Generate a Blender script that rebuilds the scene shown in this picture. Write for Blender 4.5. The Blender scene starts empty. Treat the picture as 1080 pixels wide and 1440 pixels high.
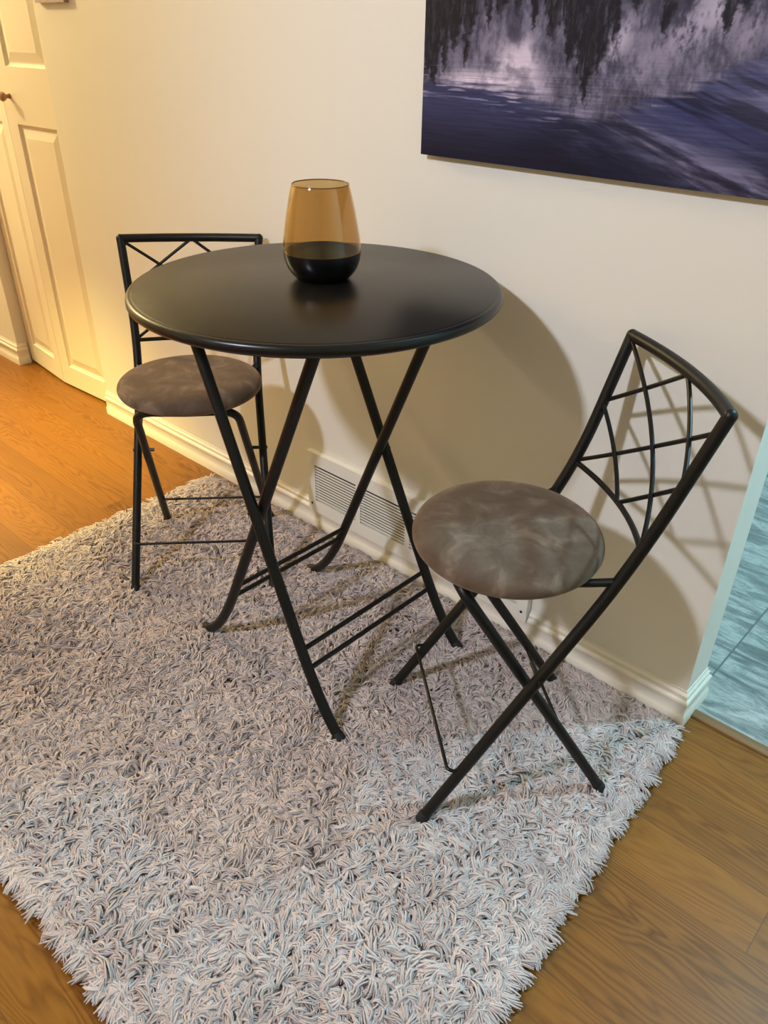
import bpy, bmesh, math, random
import numpy as np
from mathutils import Vector, Matrix
random.seed(4)
C = bpy.context.scene.collection
PI = math.pi

# ------------------------------------------------------------------ measured layout (metres)
XE, XD = -0.412, -3.162            # right end of the wall, right side of the closet opening
XO = -4.035                        # left side of the closet opening
TX, TY, TR, TT = -1.276, -0.417, 0.4031, 1.0334   # table centre, radius, top height
CH, WT = 3.05, 0.12                # ceiling height, wall thickness

# ------------------------------------------------------------------ materials
def srgb(r, g, b):
    f = lambda c: c / 12.92 if c <= .04045 else ((c + .055) / 1.055) ** 2.4
    return (f(r / 255), f(g / 255), f(b / 255), 1)

class Mat:
    def __init__(s, name):
        s.m = bpy.data.materials.new(name); s.m.use_nodes = True
        s.t = s.m.node_tree; s.n = s.t.nodes; s.l = s.t.links
        s.b = s.n['Principled BSDF']
    def node(s, typ, **kw):
        n = s.n.new(typ)
        for k, v in kw.items():
            if k.startswith('i_'):
                key = k[2:]
                key = int(key) if key.isdigit() else key.replace('_', ' ')
                n.inputs[key].default_value = v
            else: setattr(n, k, v)
        return n
    def link(s, a, b): s.l.new(a, b)
    def set(s, col=None, rough=None, metal=None, spec=None):
        if col is not None: s.b.inputs['Base Color'].default_value = col
        if rough is not None: s.b.inputs['Roughness'].default_value = rough
        if metal is not None: s.b.inputs['Metallic'].default_value = metal
        if spec is not None: s.b.inputs['Specular IOR Level'].default_value = spec
        return s
    def obj_coord(s, scale=(1, 1, 1), out='Object'):
        tc = s.node('ShaderNodeTexCoord'); mp = s.node('ShaderNodeMapping')
        mp.inputs['Scale'].default_value = scale
        s.link(tc.outputs[out], mp.inputs['Vector']); return mp.outputs['Vector']
    def noise(s, vec, scale, detail=3, rough=.5, dist=0):
        n = s.node('ShaderNodeTexNoise'); n.inputs['Scale'].default_value = scale
        n.inputs['Detail'].default_value = detail; n.inputs['Roughness'].default_value = rough
        n.inputs['Distortion'].default_value = dist
        s.link(vec, n.inputs['Vector']); return n.outputs['Fac']
    def ramp(s, fac, stops):
        r = s.node('ShaderNodeValToRGB'); e = r.color_ramp.elements
        while len(e) < len(stops): e.new(.5)
        for i, (p, c) in enumerate(stops): e[i].position = p; e[i].color = c
        s.link(fac, r.inputs['Fac']); return r.outputs['Color']
    def math(s, op, a, b=None, c=None):
        n = s.node('ShaderNodeMath', operation=op)
        for i, v in enumerate((a, b, c)):
            if v is None: continue
            if isinstance(v, (int, float)): n.inputs[i].default_value = v
            else: s.link(v, n.inputs[i])
        return n.outputs[0]
    def mix(s, fac, a, b, blend='MIX'):
        n = s.node('ShaderNodeMix', data_type='RGBA', blend_type=blend)
        if isinstance(fac, (int, float)): n.inputs[0].default_value = fac
        else: s.link(fac, n.inputs[0])
        for i, v in ((6, a), (7, b)):
            if isinstance(v, tuple): n.inputs[i].default_value = v
            else: s.link(v, n.inputs[i])
        return n.outputs[2]
    def bump(s, h, strength=.2, dist=.002):
        n = s.node('ShaderNodeBump'); n.inputs['Strength'].default_value = strength
        n.inputs['Distance'].default_value = dist
        s.link(h, n.inputs['Height']); s.link(n.outputs['Normal'], s.b.inputs['Normal'])

def m_paint(name, col, rough, bumpy=.08):
    m = Mat(name).set(col, rough, spec=.35); v = m.obj_coord()
    n = m.noise(v, 3, 3)
    c = m.mix(m.math('MULTIPLY', n, .10), col, tuple(x * .86 for x in col[:3]) + (1,))
    m.link(c, m.b.inputs['Base Color'])
    m.bump(m.noise(v, 260, 2), bumpy, .001)
    return m.m
WALL = m_paint('wall_paint', (.82, .78, .69, 1), .55)
KWALL = m_paint('kitchen_paint', (.80, .80, .77, 1), .6)
CEIL = m_paint('ceiling_paint', (.82, .80, .75, 1), .8)
TRIM = m_paint('trim_gloss_paint', (.86, .80, .69, 1), .34, .03)
DOORW = m_paint('door_paint', (.86, .78, .63, 1), .38, .04)
VENTW = m_paint('vent_enamel', (.84, .81, .74, 1), .35, .0)
DARK = Mat('duct_shade_black').set((.012, .010, .009, 1), .9).m  # near black, shade of the vent duct put into the colour

def m_metal():
    m = Mat('black_powder_coat').set((.0050, .0046, .0042, 1), .42, 0, .34)
    v = m.obj_coord(); m.bump(m.noise(v, 420, 2), .06, .0006)
    return m.m
METAL = m_metal()
RUBBER = Mat('black_rubber').set((.008, .008, .008, 1), .65).m
CHROME = Mat('dark_steel').set((.05, .05, .05, 1), .35, .8).m

def m_table():
    m = Mat('black_laminate').set((.010, .0080, .0060, 1), .34, 0, .27)
    v = m.obj_coord()
    r = m.math('ADD', .27, m.math('MULTIPLY', m.noise(v, 9, 3), .06)); m.link(r, m.b.inputs['Roughness'])
    return m.m
TABLE = m_table()
EDGE = Mat('black_lacquer_edge').set((.006, .0054, .0048, 1), .30, 0, .40).m

def m_suede():
    m = Mat('taupe_suede').set(rough=.85, spec=.15); v = m.obj_coord()
    warp = m.node('ShaderNodeVectorMath', operation='ADD')
    nz = m.node('ShaderNodeTexNoise'); nz.inputs['Scale'].default_value = 7; m.link(v, nz.inputs['Vector'])
    sc = m.node('ShaderNodeVectorMath', operation='SCALE'); sc.inputs['Scale'].default_value = .12
    m.link(nz.outputs['Color'], sc.inputs[0]); m.link(v, warp.inputs[0]); m.link(sc.outputs[0], warp.inputs[1])
    n = m.noise(warp.outputs[0], 11, 5, .62, .5)
    c = m.ramp(n, [(.36, (.112, .073, .047, 1)), (.46, (.132, .088, .058, 1)), (.54, (.160, .110, .075, 1)), (.62, (.225, .160, .112, 1))])
    m.link(c, m.b.inputs['Base Color'])
    m.b.inputs['Sheen Weight'].default_value = .35; m.b.inputs['Sheen Roughness'].default_value = .45
    m.b.inputs['Sheen Tint'].default_value = (.75, .56, .42, 1)
    m.bump(m.noise(v, 380, 3), .25, .001)
    return m.m
SUEDE = m_suede()

def m_wood():
    """oak strip laminate, strips run along x, 0.147 m wide"""
    m = Mat('oak_laminate').set(rough=.40, spec=.24)
    tc = m.node('ShaderNodeTexCoord'); sp = m.node('ShaderNodeSeparateXYZ'); m.link(tc.outputs['Object'], sp.inputs[0])
    x, y = sp.outputs['X'], sp.outputs['Y']
    yy = m.math('DIVIDE', m.math('ADD', y, .33 + .147 * 40), .147)
    row = m.math('FLOOR', yy); fy = m.math('FRACT', yy)
    wr = m.node('ShaderNodeTexWhiteNoise', noise_dimensions='1D'); m.link(row, wr.inputs['W'])
    xx = m.math('DIVIDE', m.math('ADD', x, m.math('ADD', 20.0, m.math('MULTIPLY', wr.outputs['Value'], 1.19))), 1.19)
    col = m.math('FLOOR', xx); fx = m.math('FRACT', xx)
    idv = m.math('ADD', m.math('MULTIPLY', row, 7.31), m.math('MULTIPLY', col, 3.17))
    wi = m.node('ShaderNodeTexWhiteNoise', noise_dimensions='1D'); m.link(idv, wi.inputs['W'])
    rnd = wi.outputs['Value']
    # cathedral figure: distance to a plank-centred parabola, wobbled
    cb = m.node('ShaderNodeCombineXYZ')
    m.link(m.math('ADD', x, m.math('MULTIPLY', rnd, 37)), cb.inputs['X']); m.link(y, cb.inputs['Y']); m.link(m.math('MULTIPLY', rnd, 19), cb.inputs['Z'])
    mp = m.node('ShaderNodeMapping'); mp.inputs['Scale'].default_value = (2.2, 11, 1); m.link(cb.outputs[0], mp.inputs['Vector'])
    n1 = m.noise(mp.outputs[0], 1.0, 3, .5, .35)
    cy = m.math('SUBTRACT', fy, m.math('ADD', .25, m.math('MULTIPLY', rnd, .5)))
    para = m.math('MULTIPLY', m.math('MULTIPLY', cy, cy), 5.0)
    field = m.math('ADD', m.math('ADD', m.math('MULTIPLY', n1, 3.3), para), m.math('MULTIPLY', x, .55))
    ring = m.math('ABSOLUTE', m.math('SUBTRACT', m.math('FRACT', m.math('MULTIPLY', field, 3.6)), .5))
    ringc = m.math('POWER', m.math('MULTIPLY', ring, 2), 1.6)
    mp2 = m.node('ShaderNodeMapping'); mp2.inputs['Scale'].default_value = (6, 190, 1); m.link(cb.outputs[0], mp2.inputs['Vector'])
    n2 = m.noise(mp2.outputs[0], 1.0, 3, .6)
    mp3 = m.node('ShaderNodeMapping'); mp3.inputs['Scale'].default_value = (1.4, 7, 1); m.link(cb.outputs[0], mp3.inputs['Vector'])
    n3 = m.noise(mp3.outputs[0], 1.0, 2)
    A, B = (.150, .051, .0055, 1), (.300, .120, .0165, 1)
    g = m.math('ADD', m.math('MULTIPLY', ringc, m.math('MULTIPLY', m.math('SUBTRACT', n3, .16), 1.5)), m.math('MULTIPLY', m.math('SUBTRACT', n2, .2), .62))
    c = m.mix(m.math('MINIMUM', m.math('MAXIMUM', m.math('SUBTRACT', 1.02, g), 0), 1), A, B)
    tint = m.math('ADD', .87, m.math('MULTIPLY', rnd, .24))
    tn = m.node('ShaderNodeVectorMath', operation='SCALE'); m.link(c, tn.inputs[0]); m.link(tint, tn.inputs['Scale'])
    # joints
    jy = m.math('LESS_THAN', m.math('MINIMUM', fy, m.math('SUBTRACT', 1, fy)), .008)
    jx = m.math('LESS_THAN', m.math('MINIMUM', fx, m.math('SUBTRACT', 1, fx)), .0011)
    j = m.math('MAXIMUM', jy, jx)
    fin = m.mix(m.math('MULTIPLY', j, .62), tn.outputs[0], (.10, .05, .02, 1))
    m.link(fin, m.b.inputs['Base Color'])
    m.bump(m.math('SUBTRACT', m.math('MULTIPLY', n2, .25), j), .22, .001)
    return m.m
WOOD = m_wood()
STRIPW = Mat('oak_transition').set((.22, .105, .030, 1), .38).m

def m_tile():
    m = Mat('slate_look_tile').set(rough=.32, spec=.5)
    tc = m.node('ShaderNodeTexCoord'); sp = m.node('ShaderNodeSeparateXYZ'); m.link(tc.outputs['Object'], sp.inputs[0])
    x, y = sp.outputs['X'], sp.outputs['Y']
    tx, ty = .46, .92
    ux = m.math('DIVIDE', m.math('ADD', x, .42 + tx * 10), tx); uy = m.math('DIVIDE', m.math('ADD', y, -.369 + ty * 10), ty)
    fx, fy = m.math('FRACT', ux), m.math('FRACT', uy)
    idv = m.math('ADD', m.math('MULTIPLY', m.math('FLOOR', ux), 5.1), m.math('MULTIPLY', m.math('FLOOR', uy), 2.3))
    wi = m.node('ShaderNodeTexWhiteNoise', noise_dimensions='1D'); m.link(idv, wi.inputs['W'])
    cb = m.node('ShaderNodeCombineXYZ'); m.link(x, cb.inputs['X']); m.link(y, cb.inputs['Y']); m.link(m.math('MULTIPLY', wi.outputs['Value'], 9), cb.inputs['Z'])
    mp = m.node('ShaderNodeMapping'); mp.inputs['Scale'].default_value = (3.2, 15, 1); mp.inputs['Rotation'].default_value = (0, 0, .12)
    m.link(cb.outputs[0], mp.inputs['Vector'])
    n = m.noise(mp.outputs[0], 1.0, 5, .6, 1.1)
    n2 = m.noise(mp.outputs[0], 2.6, 4, .65, 1.6)
    vein = m.math('ABSOLUTE', m.math('SUBTRACT', n2, .5))
    veinm = m.math('MAXIMUM', m.math('SUBTRACT', 1, m.math('MULTIPLY', vein, 22)), 0)
    c = m.ramp(n, [(.30, (.12, .135, .125, 1)), (.45, (.22, .24, .225, 1)), (.57, (.47, .47, .43, 1)), (.70, (.20, .22, .205, 1))])
    c = m.mix(m.math('MULTIPLY', veinm, .45), c, (.07, .08, .08, 1))
    g = m.math('MAXIMUM', m.math('LESS_THAN', m.math('MINIMUM', fx, m.math('SUBTRACT', 1, fx)), .0055),
               m.math('LESS_THAN', m.math('MINIMUM', fy, m.math('SUBTRACT', 1, fy)), .0027))
    m.link(m.mix(g, c, (.13, .14, .135, 1)), m.b.inputs['Base Color'])
    m.bump(m.math('SUBTRACT', m.math('MULTIPLY', n2, .35), g), .35, .002)
    return m.m
TILE = m_tile()

def m_pile():
    m = Mat('shag_yarn').set(rough=.95, spec=.08)
    at = m.node('ShaderNodeAttribute', attribute_name='tuft'); r = at.outputs['Fac']
    c = m.ramp(r, [(0, (.49, .395, .365, 1)), (.35, (.59, .49, .46, 1)), (.7, (.665, .57, .54, 1)), (1, (.76, .665, .63, 1))])
    m.link(c, m.b.inputs['Base Color'])
    return m.m
PILE = m_pile()
BACKING = Mat('rug_backing').set((.50, .43, .40, 1), .95).m

def m_glass():
    m = Mat('amber_glass'); n = m.n; n.remove(m.b)
    out = n['Material Output']
    tr = m.node('ShaderNodeBsdfTransparent'); tr.inputs['Color'].default_value = (.85, .73, .515, 1)
    gl = m.node('ShaderNodeBsdfGlossy'); gl.inputs['Roughness'].default_value = .09; gl.inputs['Color'].default_value = (1, .95, .9, 1)
    lw = m.node('ShaderNodeLayerWeight', i_Blend=.5)
    fac = m.math('ADD', .055, m.math('MULTIPLY', m.math('POWER', lw.outputs['Facing'], 5.0), .75))
    mx = m.node('ShaderNodeMixShader')
    m.link(fac, mx.inputs[0]); m.link(tr.outputs[0], mx.inputs[1]); m.link(gl.outputs[0], mx.inputs[2])
    m.link(mx.outputs[0], out.inputs['Surface'])
    return m.m
GLASS = m_glass()
RIM = Mat('amber_lip').set((.20, .105, .035, 1), .12, 0, .6).m
SMOKE = Mat('dark_mirror_glass').set((.005, .0042, .0046, 1), .07, .0, .8).m
KNOB = Mat('knob_wood').set((.36, .20, .10, 1), .4).m

# ------------------------------------------------------------------ mesh helpers
def link_mesh(name, bm, mat, parent=None, smooth=True):
    me = bpy.data.meshes.new(name)
    bmesh.ops.recalc_face_normals(bm, faces=bm.faces[:])
    bm.to_mesh(me); bm.free()
    for mt in (mat if isinstance(mat, (list, tuple)) else [mat]): me.materials.append(mt)
    if smooth:
        for p in me.polygons: p.use_smooth = True
        try: me.set_sharp_from_angle(angle=math.radians(35))
        except Exception: pass
    o = bpy.data.objects.new(name, me); C.objects.link(o)
    if parent: o.parent = parent
    return o
def thing(name, label, cat, loc=(0, 0, 0), rz=0, group=None):
    o = bpy.data.objects.new(name, None); C.objects.link(o); o.empty_display_size = .1
    o.location = loc; o.rotation_euler = (0, 0, rz)
    o['label'] = label; o['category'] = cat
    if group: o['group'] = group
    return o
def tag(o, label, cat): o['label'] = label; o['category'] = cat; return o
def struct(o, label=None, cat=None):
    o['kind'] = 'structure'
    if label: o['label'] = label
    if cat: o['category'] = cat
    return o
def box(bm, a, b):
    x0, y0, z0 = a; x1, y1, z1 = b
    v = [bm.verts.new(p) for p in ((x0,y0,z0),(x1,y0,z0),(x1,y1,z0),(x0,y1,z0),(x0,y0,z1),(x1,y0,z1),(x1,y1,z1),(x0,y1,z1))]
    for f in ((0,3,2,1),(4,5,6,7),(0,1,5,4),(1,2,6,5),(2,3,7,6),(3,0,4,7)): bm.faces.new([v[i] for i in f])
def box_obj(name, a, b, mat, parent=None, bevel=0):
    bm = bmesh.new(); box(bm, a, b)
    if bevel: bmesh.ops.bevel(bm, geom=bm.edges[:], offset=bevel, segments=2, affect='EDGES', profile=.6)
    return link_mesh(name, bm, mat, parent, smooth=bool(bevel))
def tube(bm, pts, r, seg=14, cap=True):
    pts = [Vector(p) for p in pts]; n = len(pts); rings = []
    T = [(pts[min(i+1, n-1)] - pts[max(i-1, 0)]).normalized() for i in range(n)]
    up = Vector((0, 0, 1)) if abs(T[0].z) < .9 else Vector((1, 0, 0))
    N = (up - T[0] * up.dot(T[0])).normalized()
    for i in range(n):
        N = (N - T[i] * N.dot(T[i])).normalized(); B = T[i].cross(N)
        rr = r[i] if isinstance(r, (list, tuple)) else r
        rings.append([bm.verts.new(pts[i] + (N * math.cos(2*PI*k/seg) + B * math.sin(2*PI*k/seg)) * rr) for k in range(seg)])
    for i in range(n - 1):
        for k in range(seg):
            bm.faces.new((rings[i][k], rings[i][(k+1) % seg], rings[i+1][(k+1) % seg], rings[i+1][k]))
    if cap: bm.faces.new(rings[0][::-1]); bm.faces.new(rings[-1])
def tube_obj(name, pts, r, mat, parent, seg=14):
    bm = bmesh.new(); tube(bm, pts, r, seg); return link_mesh(name, bm, mat, parent)
def fillet(pts, rad, n=7):
    """polyline with rounded corners"""
    pts = [Vector(p) for p in pts]; out = [pts[0]]
    for i in range(1, len(pts) - 1):
        a, b, c = pts[i-1], pts[i], pts[i+1]
        r = min(rad, (a-b).length * .48, (c-b).length * .48)
        p, q = b + (a-b).normalized() * r, b + (c-b).normalized() * r
        for k in range(n + 1):
            t = k / n; out.append(p * (1-t)**2 + b * 2*t*(1-t) + q * t*t)
    out.append(pts[-1]); return out
def lathe(bm, prof, seg=64, closed=False):
    rings = []
    for r, z in prof:
        if r < 1e-6: rings.append([bm.verts.new((0, 0, z))])
        else: rings.append([bm.verts.new((r*math.cos(2*PI*k/seg), r*math.sin(2*PI*k/seg), z)) for k in range(seg)])
    pairs = list(zip(rings, rings[1:]))
    if closed: pairs.append((rings[-1], rings[0]))
    for a, b in pairs:
        for k in range(seg):
            j = (k+1) % seg
            if len(a) == 1 and len(b) == 1: continue
            if len(a) == 1: bm.faces.new((a[0], b[k], b[j]))
            elif len(b) == 1: bm.faces.new((a[k], b[0], a[j]))
            else: bm.faces.new((a[k], a[j], b[j], b[k]))
def sweep_profile(bm, prof, path):
    """prof: (out, z) polygon; path: list of (point xy, outward xy offset dir incl. mitre scale)"""
    rings = [[bm.verts.new((p[0] + d[0]*o, p[1] + d[1]*o, z)) for o, z in prof] for p, d in path]
    n = len(prof)
    for a, b in zip(rings, rings[1:]):
        for k in range(n): bm.faces.new((a[k], a[(k+1) % n], b[(k+1) % n], b[k]))
    bm.faces.new(rings[0][::-1]); bm.faces.new(rings[-1])

# ------------------------------------------------------------------ setting: floors, walls, ceiling
struct(box_obj('floor', (-6.2, -4.6, -.05), (2.6, .045, 0), WOOD))
# the oak also runs up to the closet
struct(box_obj('floor_closet', (-6.2, .045, -.05), (-3.0, .9, 0), WOOD))
struct(box_obj('floor_kitchen', (-3.0, .045, -.05), (2.6, 3.6, .001), TILE))
bm = bmesh.new()
prof = [(-.017, 0), (-.015, .005), (-.008, .0085), (.008, .0085), (.015, .005), (.017, 0)]
r0 = [bm.verts.new((XE + .002, .055 + o, z + .001)) for o, z in prof]; r1 = [bm.verts.new((2.6, .055 + o, z + .001)) for o, z in prof]
for k in range(5): bm.faces.new((r0[k], r0[k+1], r1[k+1], r1[k]))
bm.faces.new(r0); bm.faces.new(r1[::-1]); bm.faces.new((r0[0], r1[0], r1[5], r0[5]))
struct(link_mesh('trim_1', bm, STRIPW))

bm = bmesh.new()                                                     # the long wall with its closet opening
for a, b in (((XD, 0, 0), (XE, WT, CH)), ((-6.2, 0, 0), (XO, WT, CH)), ((XO, 0, 2.25), (XD, WT, CH))): box(bm, a, b)
bmesh.ops.remove_doubles(bm, verts=bm.verts[:], dist=1e-5)
struct(link_mesh('wall_back', bm, WALL, smooth=False))
struct(box_obj('ceiling', (-6.2, -4.6, CH), (2.6, 3.6, CH + .05), CEIL))
struct(box_obj('wall_left', (-6.3, -4.6, 0), (-6.2, 3.6, CH), WALL))
struct(box_obj('wall_right', (2.6, -4.6, 0), (2.7, 3.6, CH), WALL))
struct(box_obj('wall_front', (-6.2, -4.7, 0), (2.6, -4.6, CH), WALL))
struct(box_obj('wall_kitchen', (-3.0, 3.6, 0), (2.6, 3.7, CH), KWALL))
struct(box_obj('wall_closet', (-3.02, WT, 0), (-2.95, 3.6, CH), KWALL))
struct(box_obj('wall_closet_back', (-6.2, .8, 0), (-3.02, .88, CH), KWALL))

# baseboards: moulded colonial profile
HB = .108
BP = [(0, 0), (.0165, 0), (.0165, .030), (.0130, .036), (.0115, .040), (.0115, .066), (.0135, .0695), (.0150, .0735), (.0150, .0775),
      (.0125, .0815), (.0085, .0840), (.0075, .0875), (.0085, .0915), (.0085, .0955), (.0060, .0990), (.0030, .1020), (.0022, HB), (0, HB)]
BL = [(0, 0), (.0165, 0), (.0165, .030), (.0130, .036), (.0115, .040), (.0115, .066), (.0135, .0695), (.0145, .0725), (0, .0725)]
VX0, VX1, VZ0, VZ1 = -1.790, -.880, .074, .303
bm = bmesh.new()
dn = (0, -1)
sweep_profile(bm, BP, [((XD, 0), dn), ((VX0 - .002, 0), dn)])
sweep_profile(bm, BL, [((VX0 - .002, 0), dn), ((VX1 + .002, 0), dn)])
sweep_profile(bm, BP, [((VX1 + .002, 0), dn), ((XE, 0), (1, -1)), ((XE, WT), (1, 1)), ((XE - .4, WT), (0, 1))])
struct(link_mesh('baseboard_right', bm, TRIM))
bm = bmesh.new()
sweep_profile(bm, BP, [((-6.19, 0), dn), ((XO, 0), (1, -1)), ((XO, .045), (1, 0))])
struct(link_mesh('baseboard_left', bm, TRIM))

# ------------------------------------------------------------------ folding closet door, two moulded leaves
def door_leaf(name, P, Q, z0, h, lo, hi, panels):
    """front face runs from P (left) to Q (right) on plan; panels = list of (u0, u1, z0, z1)"""
    P, Q = Vector((*P, 0)), Vector((*Q, 0)); w = (Q - P).length; ux = (Q - P).normalized(); back = Vector((-ux.y, ux.x, 0))
    if back.y < 0: back = -back
    bm = bmesh.new()
    def V(u, v, d): p = P + ux * u + back * d; return bm.verts.new((p.x, p.y, z0 + v))
    def quad(pts): bm.faces.new([V(*p) for p in pts])
    u0, u1 = panels[0][0], panels[0][1]
    quad([(0, 0, 0), (u0, 0, 0), (u0, h, 0), (0, h, 0)]); quad([(u1, 0, 0), (w, 0, 0), (w, h, 0), (u1, h, 0)])
    zz = [0] + [v for p in panels for v in p[2:]] + [h]
    for a, b in zip(zz[::2], zz[1::2]): quad([(u0, a, 0), (u1, a, 0), (u1, b, 0), (u0, b, 0)])
    for a0, a1, b0, b1 in panels:
        steps = [(0, 0), (.004, .0075), (.012, .0105), (.017, .0105), (.046, .0035), (.050, .0025)]
        for (i0, d0), (i1, d1) in zip(steps, steps[1:]):
            o = [(a0+i0, b0+i0, d0), (a1-i0, b0+i0, d0), (a1-i0, b1-i0, d0), (a0+i0, b1-i0, d0)]
            n = [(a0+i1, b0+i1, d1), (a1-i1, b0+i1, d1), (a1-i1, b1-i1, d1), (a0+i1, b1-i1, d1)]
            for k in range(4): quad([o[k], o[(k+1) % 4], n[(k+1) % 4], n[k]])
        i, d = steps[-1]
        quad([(a0+i, b0+i, d), (a1-i, b0+i, d), (a1-i, b1-i, d), (a0+i, b1-i, d)])
    T = .034
    quad([(0, 0, T), (0, h, T), (w, h, T), (w, 0, T)])
    quad([(0, 0, 0), (0, h, 0), (0, h, T), (0, 0, T)]); quad([(w, 0, 0), (w, 0, T), (w, h, T), (w, h, 0)])
    quad([(0, 0, 0), (0, 0, T), (w, 0, T), (w, 0, 0)]); quad([(0, h, 0), (w, h, 0), (w, h, T), (0, h, T)])
    bmesh.ops.remove_doubles(bm, verts=bm.verts[:], dist=1e-5)
    o = struct(link_mesh(name, bm, DOORW, smooth=False)); return o, P, ux, back
ZB = .014
pan = [(.075, .376, .098, 1.142), (.075, .376, 1.347, 2.10)]
d1, P1, u1_, b1_ = door_leaf('door_1', (-3.617, .020), (-3.172, .040), ZB, 2.21, 0, 0, pan)
pan2 = [(.072, .340, .098, 1.142), (.072, .340, 1.347, 2.10)]
d2, *_ = door_leaf('door_2', (-4.030, .058), (-3.620, .020), ZB, 2.21, 0, 0, pan2)
bm = bmesh.new()
lathe(bm, [(0, 0), (.0105, 0), (.0095, .004), (.0075, .010), (.0085, .017), (.014, .022), (.0175, .028), (.0180, .034), (.0150, .039), (.0080, .042), (0, .0425)], 28)
kb = link_mesh('door_knob', bm, KNOB, d1)
kp = P1 + u1_ * .060 - b1_ * .0
kb.matrix_local = Matrix.Translation((kp.x, kp.y, 1.256)) @ Matrix.Rotation(PI/2, 4, 'X')
kb['label'] = 'small round wooden knob'

# ------------------------------------------------------------------ return-air vent grille
vent = thing('vent_grille', 'white louvred return air vent set in the wall above the baseboard behind the table', 'vent', (VX0, 0, VZ0))
VW, VH = VX1 - VX0, VZ1 - VZ0
secs = [(.036 + i * .2145, .036 + i * .2145 + .195) for i in range(4)]
bm = bmesh.new()
S0, S1 = .046, .184
yf = -.0205
box(bm, (0, yf, 0), (VW, -.0003, S0)); box(bm, (0, yf, S1), (VW, -.0003, VH))
us = [0] + [v for s in secs for v in s] + [VW]
for a, b in zip(us[::2], us[1::2]): box(bm, (a, yf, S0), (b, -.0003, S1))
bmesh.ops.remove_doubles(bm, verts=bm.verts[:], dist=1e-5)
link_mesh('frame', bm, VENTW, vent, smooth=False)
bm = bmesh.new(); box(bm, (.02, -.0012, .03), (VW - .02, -.0004, VH - .03)); link_mesh('duct_shade_sheet', bm, DARK, vent, smooth=False)  # black sheet on the wall, painted stand-in for the shade inside the duct
NS = 13
for a, b in secs:
    bm = bmesh.new(); pitch = (S1 - S0)/NS
    for k in range(NS - 1):
        zc = S0 + pitch*(k + 1)
        box(bm, (a, yf + .0015, zc - .0030), (b, yf + .0035, zc + .0028))
    link_mesh('louvre_panel', bm, VENTW, vent, smooth=False)
for u in (.018, VW - .018):
    for zc in (.03,):
        bm = bmesh.new(); lathe(bm, [(0, 0), (.0045, 0), (.004, .0012), (0, .0018)], 14)
        s = link_mesh('screw', bm, CHROME, vent); s.matrix_local = Matrix.Translation((u, yf, zc)) @ Matrix.Rotation(PI/2, 4, 'X')

# ------------------------------------------------------------------ canvas print of a lake
def vnoise(x, y, seed):
    xi, yi = np.floor(x).astype(int), np.floor(y).astype(int); fx, fy = x - xi, y - yi
    fx, fy = fx*fx*(3-2*fx), fy*fy*(3-2*fy)
    def h(a, b):
        n = (a * 374761393 + b * 668265263 + seed * 974634777) & 0x7fffffff
        n = ((n ^ (n >> 13)) * 1274126177) & 0x7fffffff
        return ((n ^ (n >> 16)) & 0xffff) / 65535.
    return (h(xi, yi)*(1-fx) + h(xi+1, yi)*fx)*(1-fy) + (h(xi, yi+1)*(1-fx) + h(xi+1, yi+1)*fx)*fy
def fbm(x, y, seed, o=4, g=.5):
    s = 0; a = 1; t = 0
    for i in range(o): s = s + a*vnoise(x*2**i, y*2**i, seed+i*17); t += a; a *= g
    return s / t
def sstep(a, b, x): t = np.clip((x-a)/(b-a), 0, 1); return t*t*(3-2*t)
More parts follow.
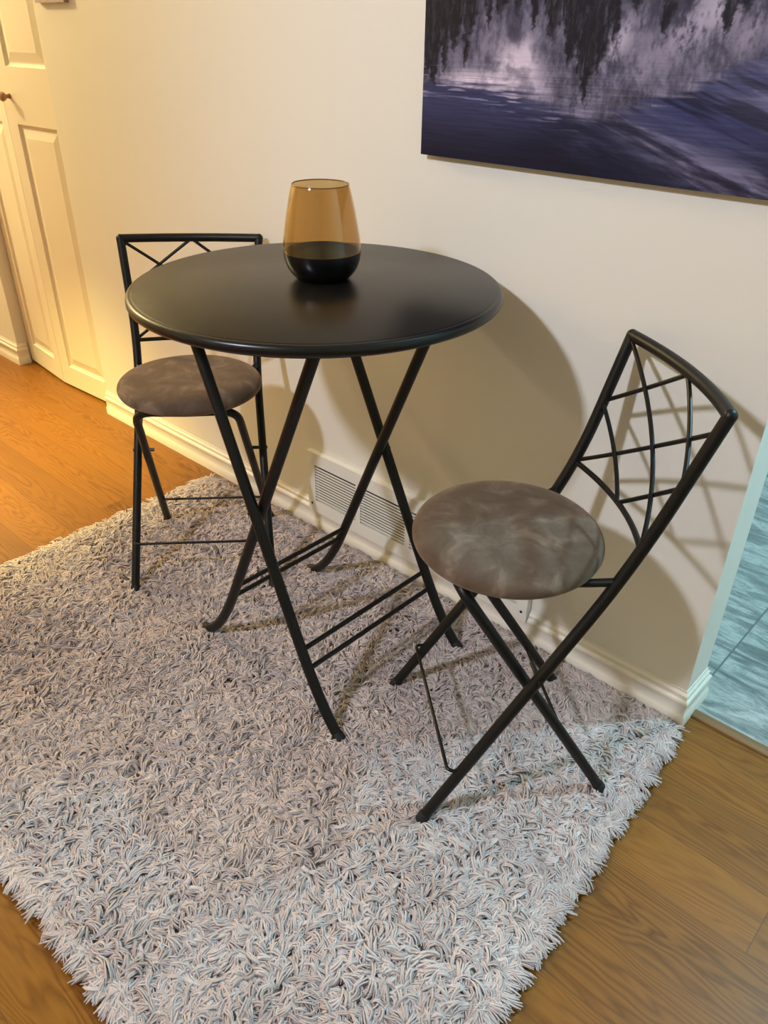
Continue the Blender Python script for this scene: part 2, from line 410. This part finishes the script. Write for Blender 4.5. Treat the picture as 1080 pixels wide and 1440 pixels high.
def lake_print(U, V):
    """colour of the print, U right, V up from the lower left corner (m): wooded hills mirrored in a rippled lake"""
    L = lambda *c: np.array([x/255. for x in c])
    def mx(a, b, t): return a*(1-t[..., None]) + b*t[..., None]
    one = np.ones_like(U)[..., None]
    rip = fbm(U*7, V*170, 3, 3) - .5
    amp = .0005 + .010*sstep(.22, .11, V)
    U2 = U + rip*amp + (fbm(U*60, V*260, 7, 2) - .5)*.004
    streak = fbm(U2*110, V*16, 11, 4, .6)                    # hanging streaks of the mirrored forest
    coarse = fbm(U2*26, V*9 + U2*2, 15, 4)
    rock = fbm(U2*24 + V*9, V*22 - U2*6, 23, 6, .62)
    fine = fbm(U2*170, V*90, 29, 3, .6)
    # mirrored hillside
    t = sstep(.30, .70, rock*.50 + streak*.28 + fine*.22)
    col = mx(L(64, 60, 78)*one, L(126, 120, 142), t)
    # pale faces of rock, falling to the right
    for u0, v0, du, dv, k in ((.475, .235, .030, .035, .9), (.655, .290, .05, .05, .8), (.60, .245, .030, .03, .55), (.535, .20, .03, .03, .3), (.72, .255, .02, .03, .5)):
        w = np.exp(-((U2-u0-(V-v0)*.5)/du)**2 - ((V-v0)/dv)**2)*k
        col = mx(col, L(186, 174, 194)*one, np.clip(w*sstep(.36, .60, rock*.6 + fine*.4)*1.1, 0, 1))
    # bright cloud mirrored low on the left
    for u0, v0, du, dv, k in ((.245, .185, .055, .042, 1.), (.275, .200, .022, .035, .9), (.115, .155, .055, .018, .75), (.20, .160, .10, .016, .8), (.215, .145, .12, .010, .5)):
        w = np.exp(-((U2-u0)/du)**2 - ((V-v0)/dv)**2)*k
        col = mx(col, L(212, 196, 214)*one, np.clip(w*(.45 + .9*sstep(.3, .65, rock))*1.05, 0, 1))
    # dark firs hanging down, ragged and feathered
    f = np.zeros_like(U)
    for u0, tip, half in ((.010, .150, .050), (.030, .118, .034), (.058, .165, .040), (.085, .205, .045), (.117, .176, .020), (.125, .235, .04), (.170, .245, .020), (.200, .262, .030), (.245, .270, .022), (.285, .240, .016),
                          (.330, .225, .040), (.375, .185, .045), (.400, .165, .04), (.415, .122, .036), (.435, .175, .055), (.462, .225, .030), (.500, .270, .02), (.565, .238, .026), (.60, .285, .03), (.675, .240, .030), (.700, .265, .03), (.78, .29, .03), (.82, .25, .03), (.86, .23, .03)):
        d = np.clip((V - tip)/(.36 - tip), 0, 1.5)
        w = half*(d**.8)*(.35 + 1.3*streak) + 1e-4
        rag = (fbm(U*0 + u0*90, V*110, 51, 3) - .5)*.016 + (fine - .5)*.012
        f = np.maximum(f, sstep(1.35, .35, np.abs(U2-u0-rag)/w)*sstep(tip-.012, tip+.035, V)*(.70 + .6*sstep(.3, .6, streak)))
    firc = mx(L(26, 24, 33)*one, L(78, 70, 86), sstep(.50, .85, streak*.6 + fine*.4))
    col = mx(col, firc, np.clip(f, 0, 1)*.96)
    # horizontal ripples break everything up near the open water
    g = fbm(U*14, V*420, 61, 3)
    col = col*(1 + (g[..., None]-.5)*.55*sstep(.24, .13, V)[..., None])
    # open water
    edge = .136 + .012*np.sin(U*11+.5) - .018*np.exp(-((U-.44)/.07)**2) + .105*sstep(.57, .86, U) + rip*.050
    wat = sstep(.014, -.012, V - edge)
    base = mx(L(26, 26, 46)*one, L(56, 58, 94), sstep(-.005, .125, V + rip*.025 - .05*sstep(.2, .45, U)*sstep(.62, .4, U)))
    base = mx(base, L(52, 56, 96)*one, .85*np.exp(-((U-.64)/.09)**2 - ((V-.125+.25*(U-.64))/.04)**2))
    wave = fbm(U*7 + 3, V*46 + U*11, 41, 6, .62)
    d1 = V - (.138 - (U-.44)*.44); b1 = np.exp(-(d1/.036)**2)*sstep(.36, .52, U)
    d2 = V - (.060 - (U-.60)*.22); b2 = np.exp(-(d2/.030)**2)*sstep(.52, .66, U)*.9
    d3 = V - (.190 - (U-.72)*.25); b3 = np.exp(-(d3/.040)**2)*sstep(.60, .74, U)*.95
    b = np.clip(np.maximum(np.maximum(b1, b2), b3)*(.30 + 1.0*sstep(.34, .64, wave)), 0, 1)
    base = mx(base, L(134, 128, 156)*one, b*.85)
    base = mx(base, L(84, 84, 122)*one, .45*sstep(.50, .72, wave)*sstep(-.02, .10, V)*sstep(.1, .5, U))
    base = mx(base, L(24, 22, 36)*one, .60*sstep(.50, .70, fbm(U*8 + 9, V*110 + U*34, 43, 4))*sstep(.32, .48, U)*(1-b*.4))
    base = base*(1 + (g[..., None]-.5)*.35)
    col = mx(col, base, wat)
    gl = sstep(.60, .74, fbm(U*20, V*420, 77, 2))*np.exp(-((V-edge)/.024)**2)*sstep(.52, .30, U)
    col = mx(col, L(206, 192, 214)*one, gl*.75)
    return np.clip(col, 0, 1)
PX0, PZ0, PWd, PHt, PD = -1.327, 1.253, .885, .62, .024
pic = thing('canvas_picture', 'large unframed canvas print of a violet mountain lake on the wall above the right stool', 'picture', (PX0, 0, PZ0))
nx, nz = 600, 420
uu, vv = np.meshgrid(np.linspace(0, 1, nx), np.linspace(0, 1, nz)**1.0)
Ug, Vg = uu*PWd, vv*PHt
cols = lake_print(Ug, Vg); lin = np.where(cols <= .04045, cols/12.92, ((cols+.055)/1.055)**2.4)
verts = np.stack([Ug, np.full_like(Ug, -PD), Vg], -1).reshape(-1, 3)
idx = np.arange(nx*nz).reshape(nz, nx)
fc = np.stack([idx[:-1, :-1], idx[:-1, 1:], idx[1:, 1:], idx[1:, :-1]], -1).reshape(-1, 4)
def np_mesh(name, verts, faces, mat, parent, smooth=True):
    me = bpy.data.meshes.new(name); k = faces.shape[1]
    me.vertices.add(len(verts)); me.vertices.foreach_set('co', np.ascontiguousarray(verts, np.float32).ravel())
    me.loops.add(faces.size); me.loops.foreach_set('vertex_index', np.ascontiguousarray(faces, np.int32).ravel())
    me.polygons.add(len(faces)); me.polygons.foreach_set('loop_start', np.arange(0, faces.size, k, dtype=np.int32))
    me.update(calc_edges=True); me.materials.append(mat)
    me.polygons.foreach_set('use_smooth', np.full(len(faces), smooth))
    o = bpy.data.objects.new(name, me); C.objects.link(o); o.parent = parent
    return o, me
mp = Mat('printed_canvas').set(rough=.5, spec=.15)
at = mp.node('ShaderNodeAttribute', attribute_name='ink'); mp.link(at.outputs['Color'], mp.b.inputs['Base Color'])
wv = mp.obj_coord(); mp.bump(mp.noise(wv, 900, 1), .05, .0004)
o, me = np_mesh('print_face', verts, fc, mp.m, pic)
ca = me.color_attributes.new('ink', 'FLOAT_COLOR', 'POINT')
ca.data.foreach_set('color', np.concatenate([lin.reshape(-1, 3), np.ones((nx*nz, 1))], 1).astype(np.float32).ravel())
CANV = Mat('canvas_edge').set((.016, .014, .022, 1), .55).m
box_obj('canvas_edge', (0, -PD + .0004, 0), (PWd, -.0005, PHt), CANV, pic)

# small picture at the very top left of the photograph
sp_ = thing('small_picture', 'small picture cut off by the top of the photo, near the closet door', 'picture', (-3.115, 0, 1.566))
bm = bmesh.new()
w_, h_, t_ = .20, .26, .018
for a, b in (((0, -t_, 0), (w_, -.0005, t_)), ((0, -t_, h_ - t_), (w_, -.0005, h_)), ((0, -t_, t_), (t_, -.0005, h_ - t_)), ((w_ - t_, -t_, t_), (w_, -.0005, h_ - t_))): box(bm, a, b)
def m_smallpic(name, a, b):
    m = Mat(name).set(rough=.5); v = m.obj_coord((9, 9, 3)); m.link(m.ramp(m.noise(v, 1.2, 2), [(.42, a), (.58, b)]), m.b.inputs['Base Color']); return m.m
link_mesh('frame', bm, m_smallpic('mottled_frame', (.42, .22, .07, 1), (.42, .36, .38, 1)), sp_, smooth=False)
box_obj('print', (t_, -.008, t_), (w_ - t_, -.0008, h_ - t_), m_smallpic('small_print', (.45, .30, .16, 1), (.30, .30, .40, 1)), sp_)

# ------------------------------------------------------------------ shag rug
rug = np.array([[-2.262, -1.352], [-.322, -1.352], [-.415, -.050], [-2.300, -.075]])     # BL BR TR TL of the backing
bm = bmesh.new()
lo = [bm.verts.new((x, y, .0006)) for x, y in rug]; hi = [bm.verts.new((x, y, .006)) for x, y in rug]
bm.faces.new(lo[::-1]); bm.faces.new(hi)
for k in range(4): bm.faces.new((lo[k], lo[(k+1) % 4], hi[(k+1) % 4], hi[k]))
rg = tag(link_mesh('shag_rug', bm, BACKING, smooth=False), 'thick pale grey shag rug on the oak floor under the table and stools', 'rug')
rng = np.random.default_rng(7)
NY, NF = 38000, 5                                                      # yarns, and the fibres each yarn is spun from
s, t = rng.random(NY), rng.random(NY)
kk = NY // 10                                                          # extra yarns along the rim so the edge is full
e = rng.integers(0, 4, kk); q = rng.random(kk); off = rng.random(kk)*.012
s[:kk] = np.where(e == 0, off, np.where(e == 1, 1-off, q)); t[:kk] = np.where(e == 2, off*1.4, np.where(e == 3, 1-off*1.4, q))
root = (rug[0]*((1-s)*(1-t))[:, None] + rug[1]*(s*(1-t))[:, None] + rug[2]*(s*t)[:, None] + rug[3]*((1-s)*t)[:, None])
X, Y = root[:, 0], root[:, 1]
# locks of yarn fall together: the lie follows a swirling field plus a private twist
ang = 2*PI*(1.5*fbm(X*4.2, Y*4.2, 101, 2) + .9*fbm(X*15, Y*15, 131, 2)) + rng.normal(0, .50, NY)
outx = np.where(s < .012, -1, np.where(s > .988, 1, 0)); outy = np.where(t < .016, -1, np.where(t > .984, 1, 0))
edge = (outx != 0) | (outy != 0)
ang = np.where(edge, np.arctan2(outy, outx) + rng.normal(0, .95, NY), ang)
ln = rng.uniform(.036, .062, NY); lift = rng.uniform(.30, 1.0, NY)*(.45 + 1.0*fbm(X*9, Y*9, 151, 3)); lift = np.where(edge, lift*.55, lift)
under = (rng.random(NY) < .33) & ~edge                                  # short yarns filling in between
ang = np.where(under, rng.uniform(0, 2*PI, NY), ang); lift = np.where(under, rng.uniform(.05, .35, NY), lift)
curl = rng.normal(0, .9, NY); ph = rng.uniform(0, 2*PI, NY)
NR, NSd = 6, 3
rp = lambda v: np.repeat(v, NF)
NT = NY*NF
fa = np.tile(np.arange(NF), NY)*2*PI/NF + rp(ph); fr = np.where(np.tile(np.arange(NF), NY) == 0, .25, 1.0)*rng.uniform(.6, 1.25, NT)
fu, fw = np.cos(fa)*fr, np.sin(fa)*fr                                   # place of the fibre in its yarn's cross-section
X, Y, ang0, lnf, curlf = rp(X), rp(Y), rp(ang), rp(ln)*rng.uniform(.86, 1.08, NT), rp(curl) + rng.normal(0, .16, NT)
hgt = .009 + .014*rp(lift)
a = ang0 + rng.normal(0, .06, NT)
P = np.zeros((NT, NR, 3)); cx, cy = X.copy(), Y.copy()
zprof = np.array([0, .60, .94, 1.0, .88, .62]); spread = np.array([.30, .85, 1.0, 1.05, 1.0, .80])*.0024
yj = rng.normal(0, .0010, (NY, NR))
for k in range(NR):
    P[:, k, 0] = cx - np.sin(a)*fu*spread[k]; P[:, k, 1] = cy + np.cos(a)*fu*spread[k]
    P[:, k, 2] = .0045 + hgt*zprof[k] + fw*spread[k]*.85 + rp(yj[:, k])*(k > 0)
    step = lnf/(NR-1)*(.5 if k == 0 else 1.0)
    a = a + curlf*.30 + rp(rng.normal(0, .14, NY))
    cx = cx + np.cos(a)*step; cy = cy + np.sin(a)*step
P[..., 1] = np.minimum(P[..., 1], -.020)                                # the wall stops the pile
P[..., 2] = np.maximum(P[..., 2], .0030)
wid = rng.uniform(.0016, .0025, NT)[:, None]*np.array([.9, 1.05, 1.1, 1.1, 1.0, .55])[None]
Tn = np.gradient(P, axis=1); Tn /= np.linalg.norm(Tn, axis=-1, keepdims=True) + 1e-9
Bn = np.cross(Tn, np.array([0, 0, 1.])); Bn /= np.linalg.norm(Bn, axis=-1, keepdims=True) + 1e-9
Nn = np.cross(Bn, Tn)
V = np.zeros((NT, NR, NSd, 3))
for k in range(NSd):
    th = 2*PI*(k + .5)/NSd
    V[:, :, k] = P + (Bn*math.cos(th)*1.15 + Nn*math.sin(th)*.85)*wid[..., None]
V[..., 2] = np.maximum(V[..., 2], .0012)
base = (np.arange(NT)*NR*NSd)[:, None, None]
r_ = np.arange(NR-1)[None, :, None]*NSd; k_ = np.arange(NSd)[None, None]; k2 = (k_+1) % NSd
F = np.stack([base+r_+k_, base+r_+k2, base+r_+NSd+k2, base+r_+NSd+k_], -1).reshape(-1, 4)
po, pm = np_mesh('pile', V.reshape(-1, 3), F, PILE, rg)
po['kind'] = 'stuff'
ta = pm.attributes.new('tuft', 'FLOAT', 'POINT')
tone = np.clip(.16*rng.random(NT) + .62*rp(rng.random(NY)) + .70*fbm(X*5, Y*5, 171, 3) - .24, 0, 1)
ta.data.foreach_set('value', np.repeat(tone, NR*NSd).astype(np.float32))

# ------------------------------------------------------------------ round folding table
tb = thing('bistro_table', 'tall round black folding bistro table on the shag rug between two stools', 'table', (TX, TY, 0))
bm = bmesh.new(); z = TT
lathe(bm, [(0, z), (.3885, z), (.3905, z - .0008), (.3920, z - .0014)], 128)
lathe(bm, [(0, z - .030), (.384, z - .030), (.384, z - .024), (0, z - .024)], 128)
link_mesh('tabletop', bm, TABLE, tb)
bm = bmesh.new()
lathe(bm, [(.3915, z - .0015), (.3955, z - .0012), (.3985, z - .0024), (.4012, z - .0050), (TR, z - .0090), (TR, z - .0165),
           (.4015, z - .0205), (.3985, z - .0232), (.3930, z - .0245), (.3840, z - .0245)], 128, closed=True)
link_mesh('edge_band', bm, EDGE, tb)
RT = .0135
def leg_pts(xf, xb, zb, xt_, s, w0, w1):
    zt = z - .030; d = Vector((xt_-xb, zt-zb)); e = Vector((xb, zb)) + d*.2
    f, b = Vector((xf, .016)), Vector((xb, zb)); out = []
    for k in range(13):
        t = k/12; p = f*(1-t)**2 + b*2*t*(1-t) + e*t*t; out.append(p)
    for k in range(1, 9): out.append(e + (Vector((xt_, zt)) - e)*k/8)
    return [(p.x, s*(w0 + (w1-w0)*p.y/zt), p.y) for p in out]
AC = (.289, .228, .060, -.203); BD = (-.306, -.231, .035, .207)
legs = {}
for nm, pr, s, w in (('a', AC, -1, (.234, .216)), ('c', AC, 1, (.234, .216)), ('b', BD, -1, (.206, .186)), ('d', BD, 1, (.206, .186))):
    pts = leg_pts(*pr, s, *w); legs[nm] = pts
    lg = tube_obj('leg', pts, RT, METAL, tb)
    p0, p1 = Vector(pts[0]), Vector(pts[1]); d = (p0 - p1).normalized()
    tube_obj('foot_cap', [p0 - d*.020, p0 - d*.016, p0 + d*.001, p0 + d*.003], [RT + .0006, RT + .0016, RT + .0016, RT - .002], RUBBER, lg)
def at_z(pts, zz):
    for a, b in zip(pts, pts[1:]):
        if a[2] <= zz <= b[2]: t = (zz-a[2])/(b[2]-a[2]); return Vector(a).lerp(Vector(b), t)
for a, b, zs_ in (('a', 'c', (.222, .176)), ('b', 'd', (.250, .206))):
    for zz in zs_: tube_obj('crossbar', [at_z(legs[a], zz), at_z(legs[b], zz)], .0065, METAL, tb, 10)
for a, b in (('a', 'b'), ('c', 'd')):                                  # pivots
    best = min(((Vector((p[0], p[2])) - Vector((q_[0], q_[2]))).length, p, q_) for p in [at_z(legs[a], .3+.01*i) for i in range(60)] for q_ in [at_z(legs[b], .3+.01*i) for i in range(60)])
    c_, d_ = best[1], best[2]; v = (c_ - d_); v = Vector((0, v.y, 0))
    tube_obj('pivot_bolt', [d_ - v.normalized()*.0145, c_ + v.normalized()*.0155], .005, CHROME, tb, 10)
for a in 'ac', 'bd':                                                   # battens carrying the leg tops
    p, q_ = Vector(legs[a[0]][-1]), Vector(legs[a[1]][-1])
    bm = bmesh.new(); box(bm, (p.x - .016, p.y - .02, z - .050), (p.x + .016, q_.y + .02, z - .0302)); link_mesh('batten', bm, METAL, tb, smooth=False)

# ------------------------------------------------------------------ vase
vase = thing('vase', 'amber glass vase with a dark mirrored base standing on the black table', 'vase', (-1.2983, -.378, TT))
op = [(.0545, 0), (.0600, .0035), (.0690, .0125), (.0770, .0245), (.0822, .0385), (.0845, .0500), (.0852, .0600)]
up = [(.0852, .0600), (.0845, .0720), (.0825, .0870), (.0788, .1100), (.0735, .1390), (.0680, .1650), (.0622, .1880), (.0600, .1940)]
th_ = .0030
bm = bmesh.new()
lathe(bm, [(0, .0015), (.040, .0012), (.0545, 0)] + op[1:] + [(r - th_, zz) for r, zz in op[:2:-1]] + [(.055, .0210), (.030, .0150), (0, .0140)], 96)
link_mesh('dark_base', bm, SMOKE, vase)['label'] = 'dark mirrored lower bowl'
bm = bmesh.new()
prof = up[:-1] + [(.0606, .1922), (.0597, .1940), (.0588, .1936)] + [(r - .0022, zz) for r, zz in up[-2::-1]]
lathe(bm, prof, 96)
rim_bm = bmesh.new()
lathe(rim_bm, [(.0597 + .0013*math.cos(a*PI/6), .1936 + .0013*math.sin(a*PI/6)) for a in range(12)], 96, closed=True)
link_mesh('rim', rim_bm, RIM, vase)['label'] = 'thick brown lip'
link_mesh('amber_body', bm, GLASS, vase)['label'] = 'clear amber upper glass'

# ------------------------------------------------------------------ folding stools
RC = .0125
def make_stool(loc, rz, label):
    t = thing('folding_stool', label, 'stool', loc, rz, 'pair of black folding stools')
    WF, WB, WTp, WR, WRT = .2124, .178, .2048, .1811, .1424           # half widths
    FT = (-.2226, .9648)
    uprights = {}
    for s in (-1, 1):
        pts = fillet([(.2666, s*WF, .012), (-.122, s*WB, .640), (FT[0], s*WTp, FT[1])], .16, 12)
        uprights[s] = [tuple(p) for p in pts]
        lg = tube_obj('front_leg', pts, RC, METAL, t)
        p0, p1 = Vector(pts[0]), Vector(pts[1]); d = (p0 - p1).normalized()
        tube_obj('foot_cap', [p0 - d*.024, p0 - d*.020, p0 - d*.002, p0 + d*.001], [RC + .0006, RC + .0018, RC + .0018, RC - .002], RUBBER, lg)
        # rear leg and half of the bar it turns into beneath the cushion
        pr = fillet([(-.1654, s*WR, .012), (.192, s*WRT, .586), (.200, 0, .586)], .055, 9)
        rl = tube_obj('rear_leg', pr, RC - .0005, METAL, t)
        p0, p1 = Vector(pr[0]), Vector(pr[1]); d = (p0 - p1).normalized()
        tube_obj('foot_cap', [p0 - d*.024, p0 - d*.020, p0 - d*.002, p0 + d*.001], [RC + .0002, RC + .0014, RC + .0014, RC - .002], RUBBER, rl)
    def up(s, zz): return at_z(uprights[s], zz)
    BOW = .030
    def panel(u, v):
        """point of the bowed backrest, u 0..1 across, v 0..1 from lower to upper rail"""
        zz = .684 + (FT[1] - .684)*v
        p = up(-1, min(zz, FT[1] - 1e-4)).lerp(up(1, min(zz, FT[1] - 1e-4)), u)
        return p + Vector((-BOW*4*u*(1-u), 0, -.004*4*u*(1-u)))
    for_rail = [panel(i/24, 1) for i in range(25)]
    tube_obj('top_rail', for_rail, RC, METAL, t)
    for s in (-1, 1):                                                  # welded mitre caps at the top corners
        p = up(s, FT[1] - 1e-4)
        bm = bmesh.new(); bmesh.ops.create_uvsphere(bm, u_segments=14, v_segments=10, radius=RC*1.03, matrix=Matrix.Translation(p))
        link_mesh('corner_joint', bm, METAL, t)
    tube_obj('lower_rail', [panel(i/24, 0) for i in range(25)], .0062, METAL, t, 10)
    for k, ((u0, v0), (u1, v1)) in enumerate((((0, 1), (1, 0)), ((0, .5), (.5, 0)), ((.5, 1), (1, .5)), ((0, .5), (.5, 1)), ((0, 0), (1, .90)), ((.5, 0), (1, .5)))):
        o_ = Vector((.0028 if k < 3 else -.0022, 0, 0))
        tube_obj('lattice_bar', [panel(u0 + (u1-u0)*i/16, (v0 + (v1-v0)*i/16)*.985 + .004) + o_ for i in range(17)], .0047, METAL, t, 10)
    # side rails from the uprights forward beneath the cushion
    for s in (-1, 1):
        a = up(s, .616)
        tube_obj('seat_rail', fillet([a, (a.x + .060, s*.158, .600), (.196, s*.100, .5862)], .03, 5), .0085, METAL, t, 12)
    # footrest: thin rod stepped forward of the front legs
    a, b = up(-1, .150), up(1, .150)
    f = Vector((.030, 0, .008))
    tube_obj('footrest', fillet([a, a + f, b + f, b], .014, 6), .0040, METAL, t, 10)
    for s in (-1,):
        k = .150/.574; x_ = -.1654 + (.192 + .1654)*k; w_ = WR + (WRT - WR)*k
        tube_obj('stretcher', [(x_, -w_, .150), (x_, w_, .150)], .0040, METAL, t, 10)
    for s in (-1, 1):                                                  # pivots
        zz = .39; p = up(s, zz); k = (zz - .012)/.574; w_ = WR + (WRT - WR)*k
        tube_obj('pivot_bolt', [(p.x, s*(w_ - .0135), zz), (p.x, p.y + s*.0145, zz)], .0055, CHROME, t, 10)
    # cushion: flattened pillow with rounded edge
    ST, RA, RB = .6515, .1985, .2085
    pf = [(0, .0065), (.35, .0062), (.62, .0045), (.80, .0005), (.91, -.0065), (.97, -.0150), (1.0, -.0285), (.985, -.0420), (.93, -.0530), (.84, -.0585), (.50, -.0590), (0, -.0590)]
    bm = bmesh.new(); lathe(bm, pf, 72)
    for v in bm.verts:
        v.co.x = v.co.x*RA + .0697; v.co.y *= RB; v.co.z += ST - .002
    cs = link_mesh('seat_cushion', bm, SUEDE, t)
    sm = cs.modifiers.new('round', 'SUBSURF'); sm.levels = 1; sm.render_levels = 1
    for p in cs.data.polygons: p.use_smooth = True
    a_ = cs.data.attributes.get('sharp_edge')
    if a_: cs.data.attributes.remove(a_)
    return t
right = make_stool((-.690, -.3485, 0), -2.259, 'black folding stool with brown suede seat, right of the table under the lake print')
def dup(root, loc, rz, label):
    r = root.copy(); C.objects.link(r); r.location = loc; r.rotation_euler = (0, 0, rz); r['label'] = label
    for ch in list(root.children):
        c = ch.copy(); C.objects.link(c); c.parent = r
        for g in list(ch.children):
            d = g.copy(); C.objects.link(d); d.parent = c
    return r
dup(right, (-1.9255, -.3358, 0), -.7491, 'black folding stool with brown suede seat, half hidden behind the left of the tabletop')

# ------------------------------------------------------------------ lamps of the room, plus an added floor fill
def point(name, loc, col, watts, rad):
    l = bpy.data.lights.new(name, 'POINT'); l.color = col; l.energy = watts; l.shadow_soft_size = rad
    o = bpy.data.objects.new(name, l); C.objects.link(o); o.location = loc; return o
def spot(name, loc, aim, col, watts, rad, cone, blend):
    l = bpy.data.lights.new(name, 'SPOT'); l.color = col; l.energy = watts; l.shadow_soft_size = rad
    l.spot_size = math.radians(cone); l.spot_blend = blend
    o = bpy.data.objects.new(name, l); C.objects.link(o); o.location = loc
    o.rotation_euler = (Vector(aim) - Vector(loc)).to_track_quat('-Z', 'Y').to_euler(); return o
spot('living_room_lamp', (-1.30, -3.03, 2.90), (-.45, -.10, .90), (.79, .845, 1.0), 298, .11, 86, .95)
point('hall_lamp', (-4.95, -.78, 2.42), (1.0, .79, .40), 160, .09)
spot('left_floor_fill', (-3.40, -1.95, 2.60), (-3.18, -.80, 0), (1.0, .82, .25), 780, .06, 44, 1.0)  # added spot to brighten the floor at left, not a known fixture
point('kitchen_lamp', (.40, 1.02, 2.48), (.44, .80, 1.0), 152, .05)
w = bpy.data.worlds.new('room_world'); bpy.context.scene.world = w; w.use_nodes = True
w.node_tree.nodes['Background'].inputs[0].default_value = (.5, .5, .5, 1); w.node_tree.nodes['Background'].inputs[1].default_value = .0

# ------------------------------------------------------------------ camera
r = Vector((.73264592, .68047965, .0133196)); u = Vector((-.3696427, .38139515, .84729098)); fwd = Vector((-.57148424, .62568777, -.53096193))
cd = bpy.data.cameras.new('camera'); cam = bpy.data.objects.new('camera', cd); C.objects.link(cam)
cam.matrix_world = Matrix(((r.x, u.x, -fwd.x, 0), (r.y, u.y, -fwd.y, -1.57918977), (r.z, u.z, -fwd.z, 1.50046614), (0, 0, 0, 1)))
cd.sensor_fit = 'HORIZONTAL'; cd.sensor_width = 36; cd.lens = 1101.698/1080*36
cd.shift_x = -(542.7177 - 540)/1080; cd.shift_y = (733.4368 - 720)/1080
cd.clip_start = .02
sc = bpy.context.scene; sc.camera = cam
vs = sc.view_settings; vs.view_transform = 'Standard'; vs.look = 'None'; vs.gamma = 1; vs.use_curve_mapping = False; vs.exposure = 0.0
